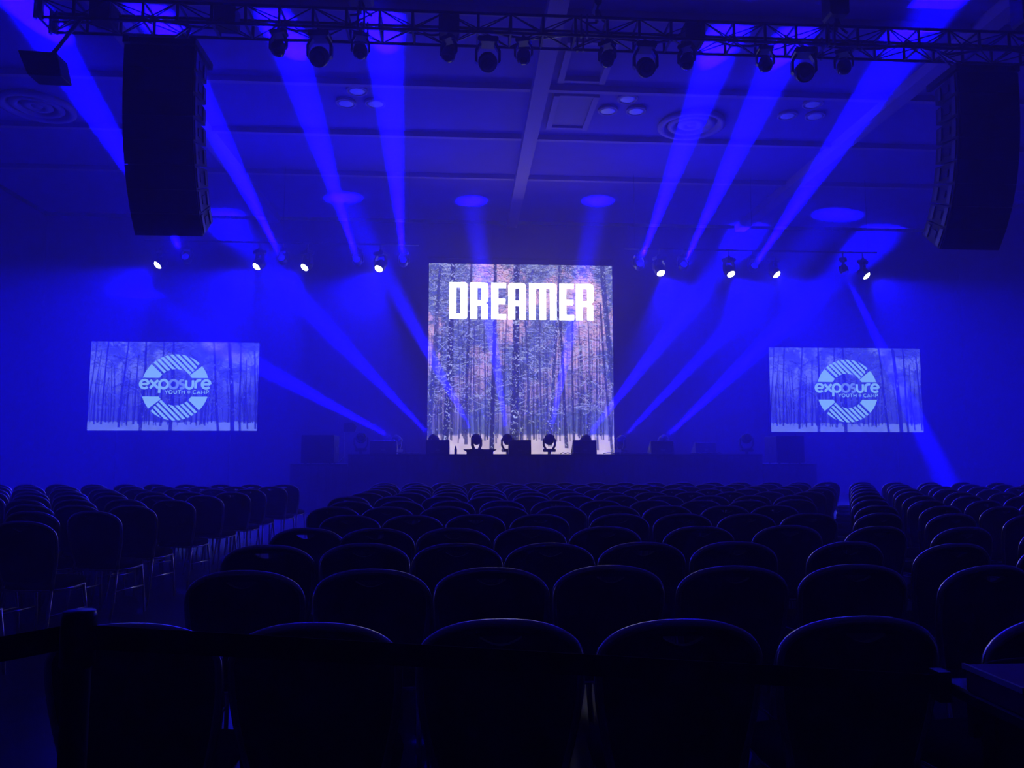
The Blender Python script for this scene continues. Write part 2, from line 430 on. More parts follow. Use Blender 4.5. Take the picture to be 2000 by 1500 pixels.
def arc(cx, cy, r, a0, a1, n=20): return [(cx + r * math.cos(math.radians(a0 + (a1 - a0) * i / n)), cy + r * math.sin(math.radians(a0 + (a1 - a0) * i / n))) for i in range(n + 1)]
def stroke(mb, pts, w, y=-.006):
    """flat ribbon of width w along 2D points"""
    P = [Vector((a, b)) for a, b in pts]; L = []; R = []
    for i, p in enumerate(P):
        t = ((P[i + 1] if i < len(P) - 1 else p) - (P[i - 1] if i > 0 else p)).normalized()
        nrm = Vector((-t.y, t.x)) * w / 2; L.append(p + nrm); R.append(p - nrm)
    vs = [(a.x, y, a.y) for a in L] + [(a.x, y, a.y) for a in R]; k = len(P)
    mb.add(vs, [(i, i + 1, k + i + 1, k + i) for i in range(k - 1)])
LR, Lr = 1.10, 0.605      # logo radii
def logo_mesh(kind, a=None):
    mb = MB()
    if kind == 'wedge_l':
        o = arc(0, 0, LR, 180 - 16.5, 136, 14); i = arc(0, 0, Lr, 136, 180 - 31, 8)
        mb.add([(x, -.006, z) for x, z in o + i], [tuple(range(len(o + i)))])
    elif kind == 'wedge_r':
        o = arc(0, 0, LR, 16.5, 40, 14); i = arc(0, 0, Lr, 41, 31, 8)
        mb.add([(x, -.006, z) for x, z in o + i], [tuple(range(len(o + i)))])
    elif kind == 'stripe':
        u0, u1 = a; n = 10; A = []; B = []
        for k in range(n + 1):
            u = u0 + (u1 - u0) * k / n
            v0 = -math.sqrt(max(0, LR * LR - u * u)); v1 = -math.sqrt(Lr * Lr - u * u) if u < Lr * .985 else .02
            if u > LR * .86: v1 = min(.02, -.02)
            f = lambda v: ((u + v) / math.sqrt(2), -.006, (u - v) / math.sqrt(2))
            A.append(f(v0)); B.append(f(v1))
        mb.add(A + B, [(k, k + 1, n + 2 + k, n + 1 + k) for k in range(n)])
    return mb
def text_mesh(s):
    """letters of the logo in strokes; returns list of (mesh builder, dim)"""
    out = []; w = .085; r = .135; y0 = .0
    def g(dim, *strokes, ww=w):
        mb = MB()
        for st in strokes: stroke(mb, st, ww)
        out.append((mb, dim))
    cy = .10
    xs = [-1.00, -.69, -.38, -.06, .21, .455, .73, 1.00]
    e = lambda x: [arc(x, cy, r, 20, 320, 24), [(x - r, cy), (x + r * .95, cy)], [(x + r * .93, cy), (x + r * .93, cy + .05)]]
    g(0, *e(xs[0]))
    g(0, [(xs[1] - .13, cy - r), (xs[1] + .13, cy + r)], [(xs[1] - .13, cy + r), (xs[1] + .13, cy - r)])
    g(0, arc(xs[2], cy, r, 0, 360, 28), [(xs[2] - r, cy + .04), (xs[2] - r, cy - r - .16)])
    g(1, arc(xs[3], cy, r, 0, 360, 28))
    g(1, arc(xs[4] + .0, cy + .068, .068, 40, 270, 14) + arc(xs[4], cy - .068, .068, 90, -140, 14))
    g(0, [(xs[5] - .11, cy + r), (xs[5] - .11, cy - .02)] + arc(xs[5], cy - .03, .11, 180, 360, 14) + [(xs[5] + .11, cy + r)])
    g(0, [(.655, cy - r), (.655, cy + .02)] + arc(.77, cy + .02, .115, 180, 62, 10))
    g(0, *e(xs[7]))
    # small line
    b0, b1 = -.215, -.105; t = .026
    x = -.33
    def S(*st): g(0, *st, ww=t)
    m = (b0 + b1) / 2; hr = .056
    S([(x, b1), (x + .05, m), (x + .10, b1)], [(x + .05, m), (x + .05, b0)])
    S(arc(x + .185, m, hr, 0, 360, 18))
    S([(x + .29, b1), (x + .29, m)] + arc(x + .335, b0 + .048, .045, 180, 360, 8) + [(x + .38, b1)])
    S([(x + .415, b1), (x + .515, b1)], [(x + .465, b1), (x + .465, b0)])
    S([(x + .55, b1), (x + .55, b0)], [(x + .64, b1), (x + .64, b0)], [(x + .55, m), (x + .64, m)])
    mb = MB(); mb.add([(p, -.006, q) for p, q in arc(x + .775, m, .052, 0, 345, 18)], [tuple(range(19))]); out.append((mb, 1))
    S(arc(x + .965, m, hr, 50, 310, 16))
    S([(x + 1.04, b0), (x + 1.09, b1), (x + 1.14, b0)], [(x + 1.06, b0 + .03), (x + 1.12, b0 + .03)])
    S([(x + 1.18, b0), (x + 1.19, b1), (x + 1.235, b0 + .03), (x + 1.28, b1), (x + 1.29, b0)])
    S([(x + 1.34, b0), (x + 1.34, b1)], [(x + 1.34, b1)] + arc(x + 1.385, b1 - .03, .03, 90, -90, 8) + [(x + 1.34, b1 - .06)])
    return out
wl_, wr_ = logo_mesh('wedge_l').mesh('wedge', M['logo']), logo_mesh('wedge_r').mesh('wedge', M['logo'])
pitch = (LR - .06) / 7.6
stripe_me = [logo_mesh('stripe', (.06 + i * pitch, min(LR * .997, .06 + i * pitch + pitch * .62))).mesh('stripe', M['logo']) for i in range(8)]
text_me = [mb.mesh('letter', M['logodim'] if dim else M['logo']) for mb, dim in text_mesh(1)]
proto_pic = None
def side_screen(x, label):
    global proto_pic
    t = empty('projection_screen', (x, 26.0, 2.22))
    if proto_pic is None:
        p = picture('picture', RW, RH, simg, M['sidepic'], t); proto_pic = p.data
    else: p = link('picture', proto_pic, t)
    MB().box(-.06, RW + .06, .012, .06, -.06, RH + .06).build('screen_frame', M['black'], t)
    for lx_ in (.9, RW - .9):
        MB().tube([(lx_, .08, -.02), (lx_, .08, -2.22)], .025, 8).build('leg', M['truss'], t)
        MB().box(lx_ - .03, lx_ + .03, -.4, .5, -2.22, -2.18).build('foot', M['truss'], t)
    lg = empty('logo', (RW * .507, 0, RH * .487)); lg.parent = t
    for me, rot in ((wl_, 0), (wr_, 0), (wl_, PI), (wr_, PI)): link('wedge', me, lg, rot=(0, rot, 0))
    for me in stripe_me:
        link('stripe', me, lg); link('stripe', me, lg, rot=(0, PI, 0))
    for me in text_me: link('letter', me, lg)
    tag(t, label, 'screen', 'side screens with the round logo')
side_screen(-12.31, 'left side screen showing the round exposure logo over blue trees')
side_screen(10.63, 'right side screen showing the round exposure logo over blue trees')

# ------------------------------------------------------------------ moving lights
def head_meshes(s):
    """s = overall width of the yoke; origin at the middle of the head, hung with the base above"""
    d = {}
    b = MB(); b.box(-.5 * s, .5 * s, -.36 * s, .36 * s, .86 * s, 1.14 * s, c=.06 * s); b.box(-.12 * s, .12 * s, -.1 * s, .1 * s, 1.14 * s, 1.34 * s)
    d['base'] = b.mesh('base', M['plastic'])
    arm = lambda g: MB().prism([(g * .5 * s, -.12 * s), (g * .62 * s, 0), (g * .62 * s, .55 * s), (g * .45 * s, .86 * s), (g * .30 * s, .86 * s), (g * .5 * s, .5 * s)], -.13 * s, .13 * s)
    d['arm_l'] = arm(-1).mesh('yoke_arm', M['plastic']); d['arm_r'] = arm(1).mesh('yoke_arm', M['plastic'])
    d['head'] = MB().lathe([(.20 * s, .42 * s), (.36 * s, .38 * s), (.45 * s, .15 * s), (.47 * s, -.1 * s), (.44 * s, -.32 * s), (.37 * s, -.40 * s), (.35 * s, -.37 * s)], 24).mesh('head', M['plastic'], smooth=True)
    d['lens'] = MB().lathe([(.35 * s, -.37 * s), (.31 * s, -.45 * s), (.19 * s, -.53 * s), (.02 * s, -.56 * s)], 24).mesh('lens', M['lens'], smooth=True)
    return d
HM = {s: head_meshes(s) for s in (.25, .30, .34, .36)}
HG = {}
for s in (.30, .36):
    for nm, m in (('glow', 'glow'), ('blueglow', 'blueglow')):
        me = HM[s]['lens'].copy(); me.materials[0] = M[m]; HG[s, nm] = me
def moving_head(pos, s, aim, label, group, hang=True, lens=None, clamp_top=None):
    """pos: centre of the head. aim: point the lens looks at"""
    d = HM[s]; pos = Vector(pos)
    v = (Vector(aim) - pos)
    pan = math.atan2(v.x, -v.y) if not hang else math.atan2(v.x, -v.y)
    t = empty('moving_head_light', pos, pan)
    if not hang: t.rotation_euler = (0, PI, pan)   # stands on its base
    link('base', d['base'], t); link('yoke_arm', d['arm_l'], t); link('yoke_arm', d['arm_r'], t)
    hd = link('head', d['head'], t); link('lens', HG[s, lens] if lens else d['lens'], hd)
    loc = world_of(t).to_3x3().inverted() @ v
    hd.rotation_mode = 'QUATERNION'; hd.rotation_quaternion = loc.to_track_quat('-Z', 'Y')
    if clamp_top is not None:
        MB().tube([(0, 0, 1.30 * s), (0, 0, clamp_top - pos.z)], .025, 6).build('clamp', M['steel'], t)
    tag(t, label, 'stage light', group)
    return t, v.normalized()

# ------------------------------------------------------------------ front truss
TX0, TX1, TYN, TYF, TZB, TZT = -6.75, 12.5, 12.0, 12.45, 8.31, 8.63
tr = empty('box_truss', (TX0, TYN, TZB))
TL, TD, TH = TX1 - TX0, TYF - TYN, TZT - TZB
for y in (0, TD):
    for z in (0, TH):
        MB().tube([(0, y, z), (TL, y, z)], .026, 8).build('chord', M['truss'], tr, smooth=True)
nb = 36; bay = TL / nb
vme = MB().box(-.022, .022, -.012, .012, 0, TH).mesh('upright', M['truss'])
cme = MB().box(-.016, .016, 0, TD, -.012, .012).mesh('cross_brace', M['truss'])
dA = MB().tube([(0, 0, 0), (bay, 0, TH)], .012, 5).mesh('diagonal', M['truss']); dB = MB().tube([(0, 0, TH), (bay, 0, 0)], .012, 5).mesh('diagonal', M['truss'])
hA = MB().tube([(0, 0, 0), (bay, TD, 0)], .012, 5).mesh('lacing', M['truss']); hB = MB().tube([(0, TD, 0), (bay, 0, 0)], .012, 5).mesh('lacing', M['truss'])
for i in range(nb + 1):
    for y in (0, TD): link('upright', vme, tr, (i * bay, y, 0))
    for z in (0, TH): link('cross_brace', cme, tr, (i * bay, 0, z))
    if i < nb:
        for y in (0, TD): link('diagonal', dA if (i + (y > 0)) % 2 else dB, tr, (i * bay, y, 0))
        for z in (0, TH): link('lacing', hA if (i + (z > 0)) % 2 else hB, tr, (i * bay, 0, z))
for x in (0, 5.05, 8.7, 12.9, 17.0):   # joints where sections are bolted together
    for dx in (-.05, .05):
        for y in (0, TD): MB().box(x + dx - .015, x + dx + .015, y - .035, y + .035, -.035, TH + .035).build('joint_plate', M['steel'], tr)
tag(tr, 'long black box truss hung across the hall below the ceiling', 'truss')
MB_c = None
def cable(pts, r, label, m='rubber', name='cable', cat='cable', group=None):
    o = MB().tube(pts, r, 6).build(name, M[m], smooth=True); tag(o, label, cat, group); return o
# cables lying in the truss
pts = [(TX0 + .1 + i * .32, 12.22 + .09 * math.sin(i * 1.1), TZB + .06 + .05 * abs(math.sin(i * .8))) for i in range(58)]
cable(pts, .022, 'thick black cable bundle lying inside the front truss', name='cable_bundle')

def hoist(x, y, label, s=1.0):
    t = empty('chain_hoist', (x, y, TZT + .03))
    MB().box(-.17 * s, .17 * s, -.15, .15, .22, .75 * s + .1, c=.04).build('body', M['black'], t)
    MB().tube([(0, 0, .0), (-.16, 0, -.02)], .02, 6).build('sling', M['black'], t)
    MB().tube([(.02, 0, .24), (.10, 0, .05), (.20, 0, -.03)], .02, 6).build('sling', M['black'], t)
    MB().tube([(0, 0, .0), (0, 0, .24)], .03, 8).build('hook', M['steel'], t)
    MB().tube([(0, 0, .75 * s + .1), (0, 0, ZC + .14 - TZT - .03)], .012, 6).build('chain', M['steel'], t)
    tag(t, label, 'hoist', 'chain hoists above the front truss')
hoist(-1.75, 12.2, 'black chain hoist above the truss between two left lamps', 1.25)
hoist(6.35, 12.2, 'black chain hoist above the truss at the right', 1.0)
hoist(9.78, 12.2, 'black chain hoist above the truss over the right speaker array', 1.0)
hoist(2.2, 12.2, 'slim steel chain hoist crossing the middle ceiling beam', .35)

fx = [.25, .34, .25, .25, .34, .25, .25, .34, .25, .25, .34, .25]
fxp = [-3.02, -2.36, -1.71, -.28, .36, .95, 2.34, 2.98, 3.68, 5.02, 5.68, 6.38]
for k, (x, s) in enumerate(zip(fxp, fx)):
    z = TZB - .03 - 1.34 * s
    aim = (x + (random.uniform(-.3, .3)), 12.2 - (.5 if s < .3 else 2.2), z - 1.6)
    moving_head((x, 12.05, z), s, aim, 'unlit %s black moving light under the front truss, %s from the left' % ('large' if s > .3 else 'small', ORD[k + 1]),
                'unlit moving lights on the front truss', clamp_top=TZB)
# dimmer boxes strapped into the truss
for x, lab in ((-.28, 'black power box strapped in the truss above the fourth lamp'), (3.85, 'black power box strapped in the truss above the ninth lamp'), (-3.9, 'black power box strapped in the truss right of the left speaker array'), (-5.85, 'black power box strapped in the truss near its left end')):
    t = empty('power_box', (x, 12.1, TZB + .03))
    MB().box(-.17, .17, -.02, .26, 0, .34, c=.02).build('housing', M['black'], t)
    MB().tube([(-.08, .1, .34), (-.06, .1, .40), (.06, .1, .40), (.08, .1, .34)], .012, 6).build('handle', M['black'], t)
    tag(t, lab, 'box', 'power boxes in the truss')

# ------------------------------------------------------------------ line arrays
CW, CH, CD = 1.0, .345, .56
def cab_mesh(mirror):
    mb = MB(); mb.prism([(-.0, CH / 2), (CD, CH / 2 - .05), (CD, -CH / 2 + .05), (0, -CH / 2)], -CW / 2, CW / 2, axis='x')
    return mb.mesh('cabinet', M['black'])
cabm = cab_mesh(0)
grm = MB().box(-CW / 2 + .02, CW / 2 - .02, -.018, 0, -CH / 2 + .006, CH / 2 - .006, c=.01).mesh('grille', M['grille'])
platem = MB().prism([(.04, CH / 2 - .03), (.13, CH / 2 - .04), (.13, -CH / 2 + .04), (.04, -CH / 2 + .03)], -.012, .012, axis='x').mesh('rigging_plate', M['steel'])
plate2 = MB().prism([(.40, CH / 2 - .07), (.47, CH / 2 - .075), (.47, -CH / 2 + .075), (.40, -CH / 2 + .07)], -.012, .012, axis='x').mesh('rigging_plate', M['steel'])
handm = MB().box(-.008, .008, .2, .33, -.06, .06).mesh('handle_cup', M['plastic'])
def array(xc, label, hoist_label):
    t = empty('line_array_speaker', (xc, 11.0, 7.36))
    f = MB(); f.box(-.52, -.44, -.02, .75, .03, .13); f.box(.44, .52, -.02, .75, .03, .13); f.box(-.44, .44, .30, .38, .04, .12); f.box(-.44, .44, 0, .08, .04, .12)
    f.build('fly_frame', M['black'], t)
    y, z, a = 0.0, 0.0, 0.0
    for k, da in enumerate((0, 2, 3, 4, 5, 6, 7, 8)):
        a += math.radians(da)
        # front top corner at (y,z): the front line leans back as the tilt grows
        yc = y + math.sin(a) * CH / 2; zc = z - math.cos(a) * CH / 2
        c = link('cabinet', cabm, t, (0, yc, zc), (a, 0, 0))
        link('grille', grm, c)
        for sx in (-1, 1):
            link('rigging_plate', platem, c, (sx * (CW / 2 + .006), 0, 0)); link('rigging_plate', plate2, c, (sx * (CW / 2 + .006), 0, 0))
            link('handle_cup', handm, c, (sx * (CW / 2 + .004), 0, 0))
        y += math.sin(a) * (CH + .004); z -= math.cos(a) * (CH + .004)
    for sx in (-.2, .2):
        MB().tube([(sx, .34, .1), (0, 1.2, 1.0)], .018, 6).build('sling', M['steel'], t)
    tag(t, label, 'speaker', 'hanging line array speakers')
array(-4.46, 'tall curved black line array speaker hanging at the left', '')
array(8.13, 'tall curved black line array speaker hanging at the right', '')
# small box on a drop pole at the left end of the truss
t = empty('fill_speaker', (-6.22, 11.2, 7.27))
MB().tube([(.10, .82, 1.03), (.06, .1, 0)], .03, 8).build('drop_pole', M['black'], t)
b = MB().prism([(-.28, .0), (.27, -.02), (.36, -.38), (-.12, -.37)], -.12, .2); b.build('cabinet', M['black'], t, bevel=.012)
MB().prism([(-.25, -.02), (.25, -.04), (.33, -.36), (-.11, -.35)], -.135, -.122).build('grille', M['grille'], t)
tag(t, 'small slanted black box hanging on a pole under the left truss end', 'speaker')

# ------------------------------------------------------------------ upstage pipes with lit fixtures
def pipe(x0, x1, label):
    t = empty('lighting_pipe', (x0, 23.0, 7.78))
    MB().tube([(0, 0, 0), (x1 - x0, 0, 0)], .03, 8).build('tube', M['truss'], t, smooth=True)
    for x in (.3, (x1 - x0) / 2, x1 - x0 - .3):
        MB().tube([(x, 0, 0), (x, 0, ZC + .14 - 7.78)], .006, 5).build('hanger_wire', M['truss'], t)
    tag(t, label, 'pipe', 'pipes carrying the lit lamps')
pipe(-9.5, -1.4, 'thin dark lighting pipe left of the forest screen')
pipe(4.95, 13.0, 'thin dark lighting pipe right of the forest screen')
WASH = [(-9.0, (-14.0, 18.6, 0)), (-6.13, (-11.1, 18.6, 0)), (-4.72, (-9.2, 18.6, 0)), (-2.54, (-5.2, 18.6, 0)),
        (6.02, (7.6, 18.6, 0)), (8.22, (10.2, 18.6, 0)), (9.64, (14.1, 18.6, 0)), (12.52, (17.5, 18.6, 0))]
for k, (x, aim) in enumerate(WASH):
    side = 'left' if k < 4 else 'right'
    p = (x, 23.0, 7.12)
    t, v = moving_head(p, .36, aim, 'glowing white wash light on the %s pipe, %s from the left' % (side, ORD[k % 4 + 1]), 'lit wash lights', lens='glow', clamp_top=7.76)
    spot('wash_lamp', t, Vector(p) + v * .25, aim, P_WASH, 80, blend=.35, radius=.09)
BEAM = [(-8.26, (-8.57, 15.24, 10.1)), (-5.45, (-6.17, 15.47, 10.1)), (-3.23, (-3.75, 15.71, 10.1)), (-1.85, (-1.70, 15.19, 10.1)),
        (5.38, (5.43, 15.44, 10.1)), (6.76, (6.85, 15.45, 10.1)), (8.99, (9.13, 14.13, 10.1)), (11.89, (14.25, 21.56, 0))]
for k, (x, aim) in enumerate(BEAM):
    side = 'left' if k < 4 else 'right'
    p = (x, 23.0, 7.24)
    t, v = moving_head(p, .30, aim, 'dark beam light throwing a blue shaft, %s pipe, %s from the left' % (side, ORD[k % 4 + 1]), 'beam lights on the pipes', lens='blueglow', clamp_top=7.76)
    spot('beam_lamp', t, Vector(p) + v * .22, aim, P_BEAM * (.6 if k == 7 else 1), 6.6, blend=.5, radius=.05)
    if k < 7: spot('fill_light', t, Vector(p) + v * .24, aim, P_FILL, 165, blend=1.0, radius=.10)   # added wide blue fill, lifts the ceiling and haze

# ------------------------------------------------------------------ on the stage
FLOORL = [(-1.92, 22.4, (-6.35, 25.0, 4.15), 'left of the first wedge'), (-.82, 21.6, (-5.1, 25.0, 6.21), 'behind the first wedge'), (.36, 21.3, (-2.65, 24.3, 7.41), 'on the stage behind the small riser'),
          (1.22, 21.3, (.24, 25.8, 10.1), 'tucked beside the second wedge'), (2.38, 21.3, (4.56, 25.5, 10.1), 'between the second and third wedges'),
          (3.44, 21.6, (7.24, 25.0, 6.01), 'behind the third wedge'), (4.62, 22.4, (10.26, 25.0, 7.1), 'between the third and fourth wedges'), (5.72, 21.8, (10.0, 24.5, 5.18), 'behind the fourth wedge')]
for k, (x, y, aim, lab) in enumerate(FLOORL):
    p = (x, y, SZ + .30 * 1.34 + .005)
    t, v = moving_head(p, .30, aim, 'black floor moving light with a blue shaft, %s' % lab, 'floor beam lights on the stage', hang=False, lens='blueglow')
    spot('beam_lamp', t, Vector(p) + v * .22, aim, P_FLOOR * (.9, .8, .55, .42, .42, .9, .45, .9)[k], 7.0, blend=1.0, radius=.05)
    spot('fill_light', t, Vector(p) + v * .24, aim, P_FILL, 165, blend=1.0, radius=.10)  # extra fill added beside the real beam, brightens the haze around it

def wedge(x0, x1, y, z0, z1, label):
    w = (x1 - x0) / 2; h = z1 - z0
    t = empty('floor_monitor', ((x0 + x1) / 2, y, z0))
    # back of the wedge to the hall, sloped grille towards the performers
    MB().prism([(0, 0), (.05, h), (.14, h), (.46, .10), (.46, 0)], -w, w, axis='x').build('cabinet', M['black'], t, bevel=.012)
    MB().prism([(.155, h - .01), (.17, h - .01), (.468, .115), (.45, .115)], -w + .03, w - .03, axis='x').build('grille', M['grille'], t)
    for s in (-1, 1): MB().box(s * w - .006, s * w + .006, .12, .24, .1, .2).build('handle_cup', M['plastic'], t)
    MB().box(-.05, .05, -.006, .004, .08, .14).build('socket_plate', M['steel'], t)
    tag(t, label, 'monitor', 'floor monitors on the stage')
wedge(-.98, -.37, 20.2, SZ, SZ + .37, 'black floor monitor at the lower left corner of the forest screen')
wedge(1.19, 1.78, 20.2, SZ, SZ + .37, 'black floor monitor in front of the middle of the forest screen')
wedge(2.90, 3.52, 20.2, SZ, SZ + .37, 'black floor monitor at the lower right of the forest screen')
wedge(4.98, 5.6, 20.2, SZ, SZ + .35, 'black floor monitor right of the forest screen')
wedge(-2.55, -1.82, 21.2, SZ, SZ + .37, 'black floor monitor near the left stage corner')
wedge(6.55, 7.15, 21.4, SZ, SZ + .34, 'black floor monitor near the right stage corner')
# small riser with slanted ends
t = empty('podium_riser', (.42, 19.9, SZ))
MB().prism([(-.34, 0), (.34, 0), (.34, .06), (.42, .11), (-.42, .11), (-.34, .06)], -.2, .2).build('body', M['black'], t)
MB().box(-.42, .42, -.21, .21, .11, .125).build('top', M['deck'], t)
tag(t, 'low black riser with flared top at the front of the stage', 'riser')
t = empty('water_bottle', (-.20, 19.75, SZ))
MB().lathe([(.03, 0), (.033, .02), (.033, .13), (.015, .17), (.015, .185)], 12).build('body', M['plastic'], t, smooth=True)
MB().lathe([(.017, .185), (.017, .21)], 12).build('cap', M['white'], t, smooth=True)
tag(t, 'small dark bottle standing beside the first floor monitor', 'bottle')
for i, (xa, xb, y, lab) in enumerate(((2.5, 3.0, 19.75, 'thin cable lying on stage between two floor monitors'), (-1.7, -1.1, 19.7, 'thin cable lying on stage left of the first monitor'),
                                      (5.9, 6.7, 19.7, 'thin cable lying at the right front of the stage'), (3.6, 4.8, 19.7, 'thin cable lying right of the third monitor'))):
    cable([(xa + (xb - xa) * k / 12, y + .05 * math.sin(k * 1.3 + i), SZ + .014 + .025 * abs(math.sin(k * 1.1 + i))) for k in range(13)], .012, lab, group='cables on the stage')
# subwoofers on the wings
def sub(x0, x1, label):
    w = (x1 - x0) / 2; t = empty('subwoofer', ((x0 + x1) / 2, 19.8, 1.19))
    MB().box(-w, w, 0, .8, .02, .73, c=.02).build('cabinet', M['black'], t)
    MB().box(-w + .04, w - .04, -.015, 0, .06, .69, c=.015).build('grille', M['grille'], t)
    for s in (-1, 1): MB().box(s * w - .008, s * w + .008, .28, .48, .28, .44).build('handle_cup', M['plastic'], t)
    for s in (-1, 1):
        for yy in (.08, .72): MB().lathe([(.03, 0), (.03, .02)], 8, Matrix.Translation((s * (w - .1), yy, 0))).build('foot', M['rubber'], t)
    tag(t, label, 'speaker', 'subwoofers on the side platforms')
sub(-4.1, -3.28, 'big black subwoofer on the left platform')
sub(8.22, 8.97, 'big black subwoofer on the right platform')
# tripod stands with small lamps at the two stage corners
def corner_light(x, y, aim, label):
    moving_head((x, y, SZ + .407), .30, aim, label, 'unlit lights at the stage corners', hang=False)
corner_light(-2.62, 19.9, (-2.0, 15, 2.6), 'unlit black moving light on the left front corner of the stage')
corner_light(7.45, 19.9, (7.0, 15, 2.8), 'unlit black moving light on the right front corner of the stage')
# boom microphone stand and tilted keyboard-like bars behind the left subwoofer
t = empty('boom_stand', (-3.3, 21.6, 1.19))
MB().tube([(0, 0, .02), (0, 0, .95)], .014, 8).build('pole', M['steel'], t)
for a in (0, 2.1, 4.2): MB().tube([(0, 0, .18), (.28 * math.cos(a), .28 * math.sin(a), .01)], .011, 6).build('leg', M['steel'], t)
MB().tube([(-.25, 0, .62), (.95, 0, 1.15)], .010, 6).build('boom', M['steel'], t)
MB().prism([(-.02, .86), (.30, .86), (.34, 1.02), (.22, 1.14), (-.02, 1.10)], -.06, .06).build('music_desk', M['black'], t)
tag(t, 'thin boom stand behind the subwoofer on the left platform', 'stand')
t = empty('microphone_stand', (-1.56, 21.0, SZ))
MB().lathe([(.10, 0), (.10, .015), (.02, .03)], 16).build('base', M['black'], t)
MB().tube([(0, 0, .02), (0, 0, .28)], .010, 8).build('pole', M['black'], t)
tag(t, 'short thin stand on the stage left of the first wedge', 'stand')

# ------------------------------------------------------------------ chairs
def back_outline():
    """closed outline (x, z) of the backrest, counter-clockwise from bottom right"""
    pts = []
    for k in range(7): f = k / 6; pts.append((0.186 + .042 * math.sin(f * PI / 2), .49 + .295 * f))
    n = 2.3
    for k in range(1, 20):
        a = PI * k / 20; c, s_ = math.cos(a), math.sin(a)
        pts.append((math.copysign(abs(c) ** (2 / n), c) * .228, .785 + .127 * abs(s_) ** (2 / n)))
    for k in range(7): f = 1 - k / 6; pts.append((-(.186 + .042 * math.sin(f * PI / 2)), .49 + .295 * f))
    for k in range(1, 6): pts.append((-.186 + .372 * k / 6, .485))
    return pts
def lean(x, z): return -.20 - (z - .47) * .20 + .028 * (x / .23) ** 2
OUT = back_outline(); HC = (0, .876)
hole_poly = [(.066, .8855)] + [(.060 - .012 * k, .8885) for k in range(11)] + [(-.066, .8855)] + [(-.066 + .132 * k / 12, .8855 - .026 * math.sin(PI * k / 12)) for k in range(1, 12)]
def ray_hit(poly, o, ang):
    dx, dy = math.cos(ang), math.sin(ang); best = 1e9
    for i in range(len(poly)):
        (x1, y1), (x2, y2) = poly[i], poly[(i + 1) % len(poly)]
        ex, ey = x2 - x1, y2 - y1; den = dx * ey - dy * ex
        if abs(den) < 1e-12: continue
        t_ = ((x1 - o[0]) * ey - (y1 - o[1]) * ex) / den; u = ((x1 - o[0]) * dy - (y1 - o[1]) * dx) / den
        if t_ > 1e-6 and -1e-9 <= u <= 1 + 1e-9: best = min(best, t_)
    return (o[0] + dx * best, o[1] + dy * best)
HOLE = [ray_hit(hole_poly, HC, math.atan2(z - HC[1], x - HC[0])) for x, z in OUT]
def chair_back_mesh():
    mb = MB(); n = len(OUT); vs = []
    mid = [((ox * .55 + hx * .45), (oz * .55 + hz * .45)) for (ox, oz), (hx, hz) in zip(OUT, HOLE)]
    rings = [(HOLE, -.012), (mid, -.018), (OUT, -.006), (OUT, .016), (mid, .034), (HOLE, .014)]
    for ring, off in rings:
        for x, z in ring: vs.append((x, lean(x, z) + off, z))
    fs = []
    for r in range(6):
        for i in range(n):
            a = r * n + i; b = r * n + (i + 1) % n; c = ((r + 1) % 6) * n + (i + 1) % n; d = ((r + 1) % 6) * n + i
            fs.append((a, b, c, d))
    mb.add(vs, fs); return mb.mesh('backrest', M['fabric'])
def seat_mesh():
    mb = MB(); n = 28; vs = []; fs = []
    def ring(sc, z):
        for j in range(n):
            a = 2 * PI * j / n; c, s_ = math.cos(a), math.sin(a)
            x = math.copysign(abs(c) ** .5, c) * .222 * sc; y = math.copysign(abs(s_) ** .5, s_) * .215 * sc + .015
            vs.append((x * (1 + .06 * y), y, z))
    R = [(.90, .425), (.99, .435), (1.0, .455), (.97, .475), (.80, .488), (.3, .492)]
    for sc, z in R: ring(sc, z)
    for r in range(len(R) - 1):
        for j in range(n): fs.append((r * n + j, r * n + (j + 1) % n, (r + 1) * n + (j + 1) % n, (r + 1) * n + j))
    fs.append(tuple(range(n - 1, -1, -1))); fs.append(tuple((len(R) - 1) * n + j for j in range(n)))
    mb.add(vs, fs); return mb.mesh('seat', M['fabric'], smooth=True)
def frame_mesh():
    side = [p for p in OUT[:33]]
    path = [(.196, -.195, .43)] + [(x * 1.03, lean(x, z) + .004, z + (.008 if z > .785 else 0)) for x, z in side] + [(-.196, -.195, .43)]
    mb = MB(); mb.tube(path, .015, 8)
    mb.tube([(.196, -.195, .425), (.205, .0, .418), (.195, .19, .418), (-.195, .19, .418), (-.205, 0, .418), (-.196, -.195, .425)], .010, 6, closed=True)
    return mb.mesh('frame', M['chrome'], smooth=True)
CM = dict(back=chair_back_mesh(), seat=seat_mesh(), frame=frame_mesh(),
          rl=MB().tube([(.196, -.195, .43), (.203, -.235, .2), (.208, -.285, 0)], [.0115, .0115, .010], 6).mesh('leg', M['chrome'], smooth=True),
          rr=MB().tube([(-.196, -.195, .43), (-.203, -.235, .2), (-.208, -.285, 0)], [.0115, .0115, .010], 6).mesh('leg', M['chrome'], smooth=True),
          fl=MB().tube([(.192, .18, .42), (.203, .21, .2), (.210, .225, 0)], [.0115, .0115, .010], 6).mesh('leg', M['chrome'], smooth=True),
          fr=MB().tube([(-.192, .18, .42), (-.203, .21, .2), (-.210, .225, 0)], [.0115, .0115, .010], 6).mesh('leg', M['chrome'], smooth=True),
          sl=MB().tube([(.203, -.225, .25), (.203, .205, .24)], .008, 5).mesh('stretcher', M['chrome'], smooth=True),
          sr=MB().tube([(-.203, -.225, .25), (-.203, .205, .24)], .008, 5).mesh('stretcher', M['chrome'], smooth=True))
